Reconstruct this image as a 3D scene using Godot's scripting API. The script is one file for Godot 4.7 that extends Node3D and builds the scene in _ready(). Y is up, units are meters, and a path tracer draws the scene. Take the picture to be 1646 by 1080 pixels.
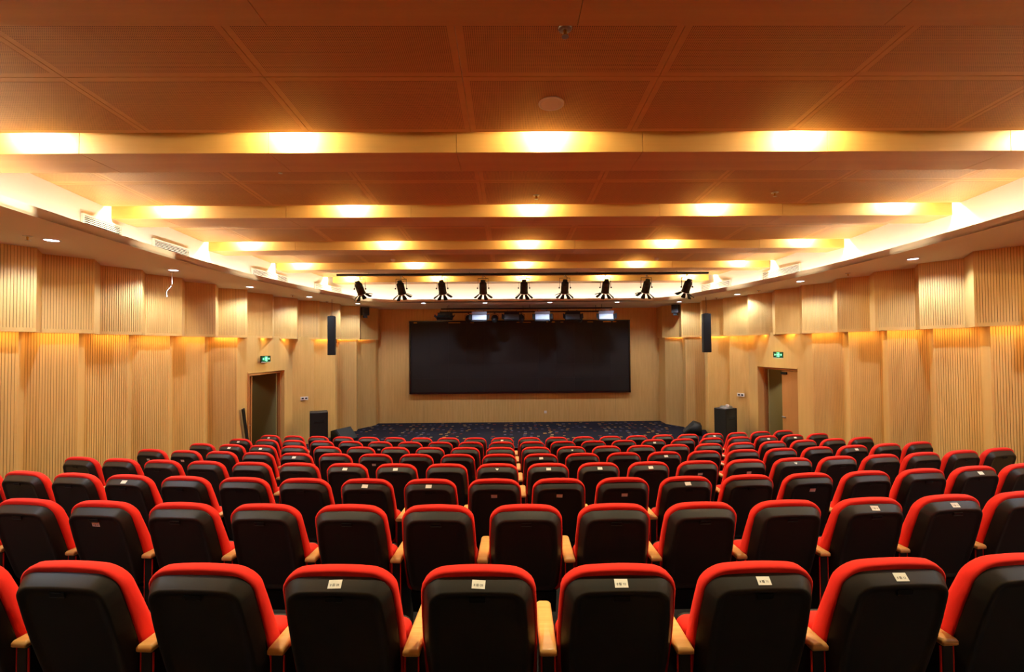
extends Node3D
# An auditorium seen from behind its last row. Metres, y up, stage towards -z, room centred on x = 0, floor of the front row at y = 0.

const SOFFIT := 4.199        # underside of the side and stage soffits
const HANG := 3.112          # lower edge of the upper wall panels
const BEAM_LOW := 4.754      # underside of the ceiling beams
const PANEL_LOW := 4.894     # ceiling panels at the stage end of a bay
const STAGE := 0.178
const WALL_Z := -15.9
const BEAM_D := [-0.08, 2.1, 4.28, 6.45, 8.64, 10.83, 13.0]
const LAMP_X := [
	[-4.2, -2.1, 0.0, 2.1, 4.2], [-4.6, -2.3, 0.0, 2.3, 4.6], [-4.93, -2.47, -0.03, 2.45, 4.93], [-5.27, -2.65, -0.04, 2.59, 5.32],
	[-5.41, -2.71, -0.01, 2.69, 5.36], [-5.4, -2.66, -0.01, 2.74, 5.25], [-4.93, -2.42, 0.05, 2.41, 4.87]]
const ORD := ["first", "second", "third", "fourth", "fifth", "sixth", "seventh", "eighth", "ninth", "tenth", "eleventh", "twelfth", "thirteenth", "fourteenth", "fifteenth", "sixteenth", "seventeenth", "eighteenth", "nineteenth", "twentieth", "twenty-first"]

# light levels
const EXPOSURE := 1.5
const E_LAMP := 5.0
const E_COVE := 0.44
const E_STRIP := 0.30
const E_DOWN := 3.0
const C_LAMP := Color(1.0, 0.925, 0.74)
const C_COVE := Color(1.0, 0.965, 0.89)
const C_STRIP := Color(1.0, 0.75, 0.38)
const C_DOWN := Color(0.86, 0.92, 1.0)

var M := {}
var taken := {}
var rng := RandomNumberGenerator.new()


# ---------------------------------------------------------------- naming
func numbered(called: String) -> String:
	var n: int = taken.get(called, 0)
	taken[called] = n + 1
	return called if n == 0 else "%s_%03d" % [called, n]

func tag(o: Node, label: String, category: String, group := "") -> void:
	o.set_meta("label", label)
	o.set_meta("category", category)
	if group != "":
		o.set_meta("group", group)

func thing(called: String, at: Vector3, label: String, category: String, group := "", turn := 0.0) -> Node3D:
	var o := Node3D.new()
	o.name = numbered(called)
	add_child(o)
	o.position = at
	o.rotation.y = turn
	tag(o, label, category, group)
	return o

func structure(called: String) -> Node3D:
	var o := Node3D.new()
	o.name = called
	add_child(o)
	o.set_meta("kind", "structure")
	return o

func put(parent: Node, called: String, mesh: Mesh, m: Material, xf := Transform3D.IDENTITY) -> MeshInstance3D:
	var o := MeshInstance3D.new()
	o.name = called
	o.mesh = mesh
	o.material_override = m
	o.transform = xf
	parent.add_child(o, true)
	return o


# ---------------------------------------------------------------- geometry
func begin() -> SurfaceTool:
	var st := SurfaceTool.new()
	st.begin(Mesh.PRIMITIVE_TRIANGLES)
	return st

func done(st: SurfaceTool, index := true) -> ArrayMesh:
	st.generate_normals()
	if index:
		st.index()
	return st.commit()

func tri(st: SurfaceTool, a: Vector3, b: Vector3, c: Vector3, out: Vector3) -> void:
	# front faces run clockwise; out is a direction the face should look to
	if (a - c).cross(a - b).dot(out) < 0.0:
		var t := b
		b = c
		c = t
	st.add_vertex(a)
	st.add_vertex(b)
	st.add_vertex(c)

func quad(st: SurfaceTool, a: Vector3, b: Vector3, c: Vector3, d: Vector3, out: Vector3) -> void:
	tri(st, a, b, c, out)
	tri(st, a, c, d, out)

func box(st: SurfaceTool, size: Vector3, xf: Transform3D) -> void:
	st.set_smooth_group(-1)
	var h := size / 2.0
	for axis in 3:
		for s in [-1.0, 1.0]:
			var n := Vector3.ZERO
			n[axis] = s
			var u := Vector3.ZERO
			u[(axis + 1) % 3] = 1.0
			var v := Vector3.ZERO
			v[(axis + 2) % 3] = 1.0
			var p := []
			for k in [[-1, -1], [1, -1], [1, 1], [-1, 1]]:
				p.append(xf * ((n + u * k[0] + v * k[1]) * h))
			quad(st, p[0], p[1], p[2], p[3], xf.basis * n)

func bx(st: SurfaceTool, x0: float, x1: float, y0: float, y1: float, z0: float, z1: float) -> void:
	box(st, Vector3(absf(x1 - x0), absf(y1 - y0), absf(z1 - z0)), Transform3D(Basis.IDENTITY, Vector3((x0 + x1) / 2, (y0 + y1) / 2, (z0 + z1) / 2)))

func box_mesh(x0: float, x1: float, y0: float, y1: float, z0: float, z1: float) -> ArrayMesh:
	var st := begin()
	bx(st, x0, x1, y0, y1, z0, z1)
	return done(st)

func bevel_box(size: Vector3, r: float) -> ArrayMesh:
	# a box with chamfered edges, centred
	var st := begin()
	st.set_smooth_group(-1)
	var h := size / 2.0
	var pts := []
	for axis in 3:
		for s in [-1.0, 1.0]:
			var n := Vector3.ZERO
			n[axis] = s
			var q := []
			for k in [[-1, -1], [1, -1], [1, 1], [-1, 1]]:
				var p := n * h
				p[(axis + 1) % 3] = k[0] * (h[(axis + 1) % 3] - r)
				p[(axis + 2) % 3] = k[1] * (h[(axis + 2) % 3] - r)
				q.append(p)
			quad(st, q[0], q[1], q[2], q[3], n)
	for axis in 3:
		var b := (axis + 1) % 3
		var c := (axis + 2) % 3
		for s in [-1.0, 1.0]:
			for t in [-1.0, 1.0]:
				var p := []
				for e in [[-1, 0], [1, 0], [1, 1], [-1, 1]]:
					var v := Vector3.ZERO
					v[axis] = e[0] * (h[axis] - r)
					v[b] = s * (h[b] - (0.0 if e[1] == 0 else r))
					v[c] = t * (h[c] - (r if e[1] == 0 else 0.0))
					p.append(v)
				var n := Vector3.ZERO
				n[b] = s
				n[c] = t
				quad(st, p[0], p[1], p[2], p[3], n)
	for s in [-1.0, 1.0]:
		for t in [-1.0, 1.0]:
			for w in [-1.0, 1.0]:
				var n := Vector3(s, t, w)
				tri(st, n * (h - Vector3(0, r, r)), n * (h - Vector3(r, 0, r)), n * (h - Vector3(r, r, 0)), n)
	return done(st)

func tube(st: SurfaceTool, path: Array, r: float, n := 8, r2 := -1.0) -> void:
	st.set_smooth_group(0)
	var rings := []
	for i in path.size():
		var p: Vector3 = path[i]
		var d: Vector3 = (path[mini(i + 1, path.size() - 1)] - path[maxi(i - 1, 0)]).normalized()
		var u := d.cross(Vector3.UP if absf(d.y) < 0.95 else Vector3.RIGHT).normalized()
		var v := d.cross(u)
		var rr := r if r2 < 0.0 else lerpf(r, r2, float(i) / (path.size() - 1))
		var ring := []
		for k in n:
			var a := TAU * k / n
			ring.append(p + (u * cos(a) + v * sin(a)) * rr)
		rings.append(ring)
	for i in rings.size() - 1:
		var c: Vector3 = (path[i] + path[i + 1]) / 2.0
		for k in n:
			var l := (k + 1) % n
			var m: Vector3 = (rings[i][k] + rings[i][l] + rings[i + 1][k] + rings[i + 1][l]) / 4.0
			quad(st, rings[i][k], rings[i][l], rings[i + 1][l], rings[i + 1][k], m - c)
	st.set_smooth_group(-1)
	for e in [0, rings.size() - 1]:
		var o: Vector3 = path[e] - path[1 if e == 0 else e - 1]
		for k in range(1, n - 1):
			tri(st, rings[e][0], rings[e][k], rings[e][k + 1], o)

func lathe(st: SurfaceTool, prof: Array, n: int, xf := Transform3D.IDENTITY, smooth := false) -> void:
	# prof: [radius, height] pairs turned about y
	for i in prof.size() - 1:
		st.set_smooth_group(0 if smooth else i + 1)
		var a: Array = prof[i]
		var b: Array = prof[i + 1]
		for k in n:
			var t0 := TAU * k / n
			var t1 := TAU * (k + 1) / n
			var p0 := Vector3(cos(t0) * a[0], a[1], sin(t0) * a[0])
			var p1 := Vector3(cos(t1) * a[0], a[1], sin(t1) * a[0])
			var p2 := Vector3(cos(t1) * b[0], b[1], sin(t1) * b[0])
			var p3 := Vector3(cos(t0) * b[0], b[1], sin(t0) * b[0])
			var tm := (t0 + t1) / 2.0
			var along := Vector2(b[0] - a[0], b[1] - a[1]).normalized()
			var out := xf.basis * Vector3(cos(tm) * along.y, -along.x, sin(tm) * along.y)
			if a[0] > 1e-5:
				tri(st, xf * p0, xf * p1, xf * p2, out)
			if b[0] > 1e-5:
				tri(st, xf * p0, xf * p2, xf * p3, out)

func lathe_mesh(prof: Array, n := 20, smooth := false) -> ArrayMesh:
	var st := begin()
	lathe(st, prof, n, Transform3D.IDENTITY, smooth)
	return done(st)

func prism(st: SurfaceTool, poly: PackedVector2Array, y0: float, y1: float) -> void:
	# poly in (x, z), extruded along y
	st.set_smooth_group(-1)
	var idx := Geometry2D.triangulate_polygon(poly)
	for k in range(0, idx.size(), 3):
		var a := poly[idx[k]]
		var b := poly[idx[k + 1]]
		var c := poly[idx[k + 2]]
		tri(st, Vector3(a.x, y0, a.y), Vector3(b.x, y0, b.y), Vector3(c.x, y0, c.y), Vector3.DOWN)
		tri(st, Vector3(a.x, y1, a.y), Vector3(b.x, y1, b.y), Vector3(c.x, y1, c.y), Vector3.UP)
	var turn := 1.0 if Geometry2D.is_polygon_clockwise(poly) else -1.0
	for k in poly.size():
		var a := poly[k]
		var b := poly[(k + 1) % poly.size()]
		var out := Vector3(b.y - a.y, 0, a.x - b.x) * -turn
		quad(st, Vector3(a.x, y0, a.y), Vector3(b.x, y0, b.y), Vector3(b.x, y1, b.y), Vector3(a.x, y1, a.y), out)

func prism_mesh(pts: Array, y0: float, y1: float) -> ArrayMesh:
	var st := begin()
	prism(st, PackedVector2Array(pts), y0, y1)
	return done(st)

func outline(w: float, top: float, bottom: float, r: float, rb: float, crown: float, inset: float, flare := 0.0, bulge := 0.0) -> Array:
	# closed outline of a chair back in (u, v): half width w, rounded corners, a slight crown along the top
	var p := []
	var hw := w - inset
	var t := top - inset
	var b := bottom + inset
	var rr := maxf(r - inset * 0.6, 0.004)
	var rl := maxf(rb - inset * 0.6, 0.004)
	for k in 7:
		var a := PI / 2 * k / 6.0
		p.append(Vector2(hw - rr + rr * cos(a), t - rr + rr * sin(a)))
	for k in range(1, 6):
		p.append(Vector2(lerpf(hw - rr, -hw + rr, k / 6.0), t))
	for k in 7:
		var a := PI / 2 + PI / 2 * k / 6.0
		p.append(Vector2(-hw + rr + rr * cos(a), t - rr + rr * sin(a)))
	for k in range(1, 4):
		p.append(Vector2(-hw, lerpf(t - rr, b + rl, k / 4.0)))
	for k in 4:
		var a := PI + PI / 2 * k / 3.0
		p.append(Vector2(-hw + rl + rl * cos(a), b + rl + rl * sin(a)))
	for k in 4:
		var a := PI * 1.5 + PI / 2 * k / 3.0
		p.append(Vector2(hw - rl + rl * cos(a), b + rl + rl * sin(a)))
	for k in range(1, 4):
		p.append(Vector2(hw, lerpf(b + rl, t - rr, k / 4.0)))
	var out := []
	for q in p:
		var f: float = clampf((q.y - (t - 0.16)) / 0.16, 0.0, 1.0)
		out.append(Vector2(q.x * (1.0 + flare / w * clampf((t - q.y) / (t - b), 0.0, 1.0) + bulge / w * sin(PI * clampf((t - q.y) / (t - b), 0.0, 1.0))), q.y - crown * f * (q.x / w) * (q.x / w)))
	return out

func loft(st: SurfaceTool, rings: Array, xf: Transform3D, groups := []) -> void:
	# rings of points (u, v, w) joined in order; the first and last are closed off
	var mid := Vector3.ZERO
	for i in rings.size() - 1:
		st.set_smooth_group(groups[i] if groups.size() else 0)
		var n: int = rings[i].size()
		for k in n:
			var l := (k + 1) % n
			var a: Vector3 = rings[i][k]
			var b: Vector3 = rings[i][l]
			var c: Vector3 = rings[i + 1][l]
			var d: Vector3 = rings[i + 1][k]
			var e := b - a
			var along := (d - a) if (d - a).length() > 1e-6 else (c - b)
			# rings run counter-clockwise in (u, v): outward is e x along, with along towards rising w
			quad(st, xf * a, xf * b, xf * c, xf * d, xf.basis * e.cross(along))
	for e in [0, rings.size() - 1]:
		st.set_smooth_group(groups[0 if e == 0 else rings.size() - 2] if groups.size() else 0)
		var c := Vector3.ZERO
		for q in rings[e]:
			c += q
		c /= rings[e].size()
		var o := Vector3(0, 0, -1.0 if e == 0 else 1.0)
		for k in rings[e].size():
			tri(st, xf * c, xf * rings[e][k], xf * rings[e][(k + 1) % rings[e].size()], xf.basis * o)

func ring_of(o: Array, w: float) -> Array:
	var r := []
	for q in o:
		r.append(Vector3(q.x, q.y, w))
	return r

func smooth_curve(pts: Array, per := 6) -> Array:
	# Catmull-Rom through points (half width, depth)
	var out := []
	for i in pts.size() - 1:
		var p0: Vector2 = pts[maxi(i - 1, 0)]
		var p1: Vector2 = pts[i]
		var p2: Vector2 = pts[i + 1]
		var p3: Vector2 = pts[mini(i + 2, pts.size() - 1)]
		for k in per:
			out.append(p1.cubic_interpolate(p2, p0, p3, float(k) / per))
	out.append(pts[-1])
	return out


# ---------------------------------------------------------------- materials
func mat(c: Color, rough := 0.6, metal := 0.0, spec := 0.5) -> StandardMaterial3D:
	var m := StandardMaterial3D.new()
	m.albedo_color = c
	m.roughness = rough
	m.metallic = metal
	m.metallic_specular = spec
	return m

func glow(c: Color, energy: float) -> StandardMaterial3D:
	var m := mat(Color(0.9, 0.9, 0.9), 0.5)
	m.emission_enabled = true
	m.emission = c
	m.emission_energy_multiplier = energy
	return m

func tileable(noise: FastNoiseLite, x: int, y: int, w: int, h: int, sx: float, sy: float) -> float:
	var fx := float(x) / w
	var fy := float(y) / h
	var a := noise.get_noise_2d(x * sx, y * sy)
	var b := noise.get_noise_2d((x - w) * sx, y * sy)
	var c := noise.get_noise_2d(x * sx, (y - h) * sy)
	var d := noise.get_noise_2d((x - w) * sx, (y - h) * sy)
	return lerpf(lerpf(a, b, fx), lerpf(c, d, fx), fy)

func grain_image(seed_: int, dark: Color, light: Color, along_y: bool, w := 256, h := 256) -> ImageTexture:
	var coarse := FastNoiseLite.new()
	coarse.seed = seed_
	coarse.frequency = 0.02
	coarse.fractal_octaves = 4
	var fine := FastNoiseLite.new()
	fine.seed = seed_ + 7
	fine.frequency = 0.11
	fine.fractal_octaves = 3
	var im := Image.create(w, h, false, Image.FORMAT_RGB8)
	for y in h:
		for x in w:
			var a := tileable(coarse, x, y, w, h, 2.2, 0.16) if along_y else tileable(coarse, x, y, w, h, 0.16, 2.2)
			var b := tileable(fine, x, y, w, h, 2.6, 0.10) if along_y else tileable(fine, x, y, w, h, 0.10, 2.6)
			im.set_pixel(x, y, dark.lerp(light, clampf(0.5 + a * 0.75 + b * 0.4, 0.0, 1.0)))
	im.generate_mipmaps()
	return ImageTexture.create_from_image(im)

func wood(seed_: int, dark: Color, light: Color, along_y: bool, scale_: float, rough := 0.55) -> StandardMaterial3D:
	var m := mat(Color.WHITE, rough)
	m.albedo_texture = grain_image(seed_, dark, light, along_y)
	m.uv1_triplanar = true
	m.uv1_world_triplanar = true
	m.uv1_scale = Vector3.ONE * scale_
	return m

func perforated() -> StandardMaterial3D:
	# board drilled with small round holes, 14 mm apart: holes are the dark of the cavity behind the board
	var im := Image.create(128, 128, false, Image.FORMAT_RGB8)
	var n := FastNoiseLite.new()
	n.seed = 41
	n.frequency = 0.03
	for y in 128:
		for x in 128:
			var k := Vector2(fposmod(x, 16.0) - 7.5, fposmod(y, 16.0) - 7.5).length()
			var board := Color(0.74, 0.54, 0.31).lerp(Color(0.79, 0.59, 0.35), 0.5 + tileable(n, x, y, 128, 128, 0.3, 2.0))
			im.set_pixel(x, y, board.lerp(Color(0.22, 0.13, 0.07), clampf(4.2 - k, 0.0, 1.0)))
	im.generate_mipmaps()
	var m := mat(Color.WHITE, 0.5)
	m.albedo_texture = ImageTexture.create_from_image(im)
	m.uv1_triplanar = true
	m.uv1_world_triplanar = true
	m.uv1_scale = Vector3.ONE * (1.0 / 0.112)
	return m

func carpet(pattern: bool) -> StandardMaterial3D:
	var n := 512
	var im := Image.create(n, n, false, Image.FORMAT_RGB8)
	var r := RandomNumberGenerator.new()
	r.seed = 5
	for y in n:
		for x in n:
			var v := r.randf_range(-0.02, 0.02)
			im.set_pixel(x, y, Color(0.125 + v, 0.125 + v, 0.165 + v) if pattern else Color(0.15 + v, 0.145 + v, 0.15 + v))
	if pattern:
		# woven dashes in loose files, 3.2 m repeat
		var tones := [Color(0.62, 0.45, 0.24), Color(0.55, 0.38, 0.18), Color(0.38, 0.36, 0.42), Color(0.45, 0.22, 0.16), Color(0.30, 0.28, 0.36), Color(0.58, 0.48, 0.34)]
		for cx in 16:
			var dense := r.randf_range(0.12, 0.75)
			for cy in 14:
				if r.randf() < dense:
					var px := cx * 32 + r.randi_range(3, 12)
					var py := cy * 36 + r.randi_range(2, 10)
					im.fill_rect(Rect2i(px, py, r.randi_range(12, 17), r.randi_range(12, 20)), tones[r.randi_range(0, 5)])
	im.generate_mipmaps()
	var m := mat(Color.WHITE, 0.95, 0.0, 0.2)
	m.albedo_texture = ImageTexture.create_from_image(im)
	m.uv1_triplanar = true
	m.uv1_world_triplanar = true
	m.uv1_scale = Vector3.ONE / 3.2
	return m

func fabric(c: Color) -> StandardMaterial3D:
	var im := Image.create(64, 64, false, Image.FORMAT_RGB8)
	var r := RandomNumberGenerator.new()
	r.seed = 9
	for y in 64:
		for x in 64:
			var v := 0.95 + 0.05 * (1.0 if (x + y) % 2 == 0 else -1.0) + r.randf_range(-0.03, 0.0)
			im.set_pixel(x, y, Color(v, v, v))
	im.generate_mipmaps()
	var m := mat(c, 0.85, 0.0, 0.3)
	m.albedo_texture = ImageTexture.create_from_image(im)
	m.uv1_triplanar = true
	m.uv1_scale = Vector3.ONE * 12.0
	m.rim_enabled = true
	m.rim = 0.35
	m.rim_tint = 0.7
	return m

func make_materials() -> void:
	M.oak = wood(3, Color(0.82, 0.645, 0.36), Color(0.90, 0.745, 0.46), true, 0.8, 0.5)
	M.oak_plain = wood(13, Color(0.84, 0.665, 0.38), Color(0.89, 0.725, 0.44), true, 0.6, 0.5)
	M.groove = mat(Color(0.44, 0.29, 0.16), 0.9)
	M.beam = wood(23, Color(0.80, 0.61, 0.30), Color(0.85, 0.66, 0.35), false, 0.5, 0.5)
	M.board = wood(33, Color(0.76, 0.56, 0.33), Color(0.81, 0.61, 0.37), false, 0.5, 0.5)
	M.perf = perforated()
	M.plaster = mat(Color(0.88, 0.86, 0.80), 0.9, 0.0, 0.3)
	M.soffit = mat(Color(0.88, 0.85, 0.80), 0.85, 0.0, 0.3)
	M.carpet_stage = carpet(true)
	M.carpet = carpet(false)
	M.red = fabric(Color(0.95, 0.20, 0.155))
	M.shell = mat(Color(0.145, 0.14, 0.13), 0.45, 0.0, 0.5)
	M.shell_dark = mat(Color(0.035, 0.034, 0.033), 0.55)
	M.oak_arm = wood(53, Color(0.83, 0.60, 0.33), Color(0.92, 0.73, 0.45), false, 2.5, 0.35)
	M.paper = mat(Color(0.93, 0.92, 0.88), 0.7)
	M.ink = mat(Color(0.12, 0.12, 0.12), 0.8)
	M.black = mat(Color(0.045, 0.043, 0.042), 0.6)
	M.black_gloss = mat(Color(0.05, 0.05, 0.05), 0.25)
	M.grille_black = mat(Color(0.03, 0.03, 0.03), 0.8)
	M.steel = mat(Color(0.72, 0.72, 0.72), 0.3, 1.0)
	M.dark_steel = mat(Color(0.22, 0.21, 0.20), 0.45, 0.8)
	M.white = mat(Color(0.88, 0.87, 0.85), 0.5)
	M.screen = mat(Color(0.10, 0.085, 0.075), 0.55, 0.0, 0.4)
	M.brass = mat(Color(0.75, 0.55, 0.20), 0.35, 0.9)
	M.door = wood(63, Color(0.70, 0.47, 0.25), Color(0.75, 0.52, 0.29), true, 0.6, 0.45)
	M.olive = mat(Color(0.62, 0.60, 0.45), 0.8)
	M.olive_door = mat(Color(0.50, 0.45, 0.28), 0.6)
	M.lamp = glow(C_LAMP, 4.0)
	M.led = glow(C_DOWN, 9.0)
	M.cove = glow(C_COVE, 1.5)
	M.strip = glow(C_STRIP, 1.5)
	M.sign_green = glow(Color(0.20, 1.0, 0.58), 1.6)
	M.sign_dark = mat(Color(0.02, 0.16, 0.10), 0.4)
	M.tile_white = mat(Color(0.82, 0.82, 0.84), 0.35)
	M.diffuser = mat(Color(0.62, 0.66, 0.72), 0.5)
	M.diffuser_dim = mat(Color(0.24, 0.25, 0.27), 0.5)


# ---------------------------------------------------------------- lights
func spot(parent: Node, at: Vector3, c: Color, energy: float, angle: float, size: float, soft := 0.6) -> void:
	var l := SpotLight3D.new()
	l.name = "light"
	parent.add_child(l, true)
	l.position = at
	l.rotation.x = -PI / 2
	l.light_color = c
	l.light_energy = energy
	l.spot_angle = angle
	l.spot_angle_attenuation = soft
	l.spot_range = 30.0
	l.spot_attenuation = 2.0
	l.light_size = size
	l.shadow_enabled = true

func area(parent: Node, at: Vector3, along: Vector3, to: Vector3, size: Vector2, c: Color, energy: float) -> void:
	# an oblong light: its length runs along, it shines to
	var l := AreaLight3D.new()
	l.name = "light"
	parent.add_child(l, true)
	var z := -to.normalized()
	var x := (along - z * along.dot(z)).normalized()
	l.transform = Transform3D(Basis(x, z.cross(x), z), at)
	l.area_size = size
	l.light_color = c
	l.light_energy = energy
	l.area_range = 30.0
	l.area_attenuation = 2.0
	l.shadow_enabled = true


# ---------------------------------------------------------------- the plan of the side walls: (half width, depth), valley and ridge in turn
const REAR_L := [5.9, -3.5, 5.65, -3.0, 5.95, -2.55, 5.72, -2.1, 6.05, -1.65, 5.82, -1.2, 6.15, -0.75, 5.92, -0.3, 6.27, 0.15, 6.03, 0.6, 6.38, 1.05, 6.13, 1.5, 6.48, 1.95, 6.23, 2.4, 6.58, 2.85, 6.33, 3.3, 6.68, 3.7, 6.4, 4.15, 6.74, 4.55, 6.46, 5.0, 6.78, 5.4, 6.50, 5.83]
const FRONT_L := [6.80, 6.19, 6.47, 6.61, 6.80, 7.07, 6.52, 7.53, 6.77, 7.91, 6.51, 8.43, 6.78, 8.88, 6.44, 9.29, 6.76, 9.88, 6.29, 10.15, 6.57, 10.65, 6.24, 11.15, 6.46, 11.62, 6.09, 12.11, 6.27, 12.6, 5.77, 12.80, 5.90, 13.10, 5.51, 13.64, 5.70, 14.27, 5.19, 14.51, 5.26, 14.83, 4.91, 15.54]
const REAR_R := [5.8, -3.5, 5.55, -3.0, 5.85, -2.55, 5.62, -2.1, 5.95, -1.65, 5.72, -1.2, 6.05, -0.75, 5.82, -0.3, 6.15, 0.15, 5.92, 0.6, 6.25, 1.05, 6.01, 1.5, 6.35, 1.95, 6.10, 2.4, 6.44, 2.85, 6.2, 3.3, 6.52, 3.7, 6.25, 4.1, 6.57, 4.45, 6.28, 4.9, 6.6, 5.2, 6.3, 5.6]
const FRONT_R := [6.62, 5.98, 6.32, 6.39, 6.71, 6.9, 6.42, 7.36, 6.74, 7.78, 6.37, 8.2, 6.65, 8.66, 6.29, 9.04, 6.59, 9.59, 6.22, 10.02, 6.40, 10.38, 6.12, 10.87, 6.37, 11.4, 5.98, 11.84, 6.12, 12.1, 5.77, 12.77, 5.89, 13.02, 5.44, 13.41, 5.70, 14.16, 5.17, 14.33, 5.23, 14.69, 4.87, 15.27]

func plan_of(side: int) -> Array:
	var out := []
	for a in ([REAR_L, FRONT_L] if side < 0 else [REAR_R, FRONT_R]):
		for k in range(0, a.size(), 2):
			out.append(Vector2(a[k], a[k + 1]))
	return out + [out[-1] + Vector2(0.03, 15.91 - out[-1].y)]

func lip_curve() -> Array:
	var p := []
	for a in [[3.4, -1.5], [3.75, -0.9], [4.2, 0.3], [4.62, 2.0], [5.02, 4.09], [5.2, 5.5], [5.32, 6.8], [5.35, 8.1], [5.27, 9.3], [5.08, 10.6], [4.85, 11.7], [4.62, 12.6], [4.40, 13.12], [4.08, 13.42], [3.6, 13.5]]:
		p.append(Vector2(a[0], a[1]))
	return smooth_curve(p, 4)

func cove_curve() -> Array:
	var p := []
	for a in [[3.6, -2.2], [4.6, -1.4], [5.0, 0.3], [5.42, 2.0], [5.85, 4.1], [6.08, 6.2], [6.17, 8.2], [6.08, 10.2], [5.86, 12.0], [5.6, 13.1], [5.2, 13.8], [4.6, 14.2], [3.6, 14.35]]:
		p.append(Vector2(a[0], a[1]))
	return smooth_curve(p, 4)

func cove_half(d: float) -> float:
	var c := cove_curve()
	for i in c.size() - 1:
		if c[i].y <= d and c[i + 1].y >= d:
			return lerpf(c[i].x, c[i + 1].x, (d - c[i].y) / maxf(c[i + 1].y - c[i].y, 1e-4))
	return 3.6


# ---------------------------------------------------------------- walls
func face_panel(parent: Node, a: Vector2, b: Vector2, y0: float, y1: float, inward: Vector2, slatted: bool, trim_low: bool) -> void:
	# a panel standing on the plan line a-b (x, z); inward points into the room
	var dir := (b - a).normalized()
	var nrm := Vector2(-dir.y, dir.x)
	if nrm.dot(inward) < 0.0:
		nrm = -nrm
	var len_ := a.distance_to(b)
	var back := 0.03
	var st := begin()
	if not slatted:
		prism(st, PackedVector2Array([a, b, b - nrm * back, a - nrm * back]), y0, y1)
		put(parent, "plain_panel", done(st), M.oak_plain)
		return
	var deep := nrm * 0.011
	prism(st, PackedVector2Array([a - deep, b - deep, b - nrm * back, a - nrm * back]), y0, y1)
	var body := put(parent, "slatted_panel", done(st), M.groove)
	var low := y0
	if trim_low:
		st = begin()
		prism(st, PackedVector2Array([a + nrm * 0.006, b + nrm * 0.006, b - deep, a - deep]), y0, y0 + 0.05)
		put(body, "lower_trim", done(st), M.oak_plain)
		low = y0 + 0.05
	var n := maxi(roundi(len_ / 0.0285), 1)
	var pitch := len_ / n
	st = begin()
	st.set_smooth_group(-1)
	for k in n:
		var p := a + dir * (pitch * k + 0.0022)
		var q := a + dir * (pitch * (k + 1) - 0.0022)
		var pi := p - deep
		var qi := q - deep
		var nn := Vector3(nrm.x, 0, nrm.y)
		var dd := Vector3(dir.x, 0, dir.y)
		quad(st, Vector3(p.x, low, p.y), Vector3(q.x, low, q.y), Vector3(q.x, y1, q.y), Vector3(p.x, y1, p.y), nn)
		quad(st, Vector3(p.x, low, p.y), Vector3(pi.x, low, pi.y), Vector3(pi.x, y1, pi.y), Vector3(p.x, y1, p.y), -dd)
		quad(st, Vector3(q.x, low, q.y), Vector3(qi.x, low, qi.y), Vector3(qi.x, y1, qi.y), Vector3(q.x, y1, q.y), dd)
	var s := put(body, "slats", done(st), M.oak)
	s.set_meta("kind", "stuff")

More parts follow.
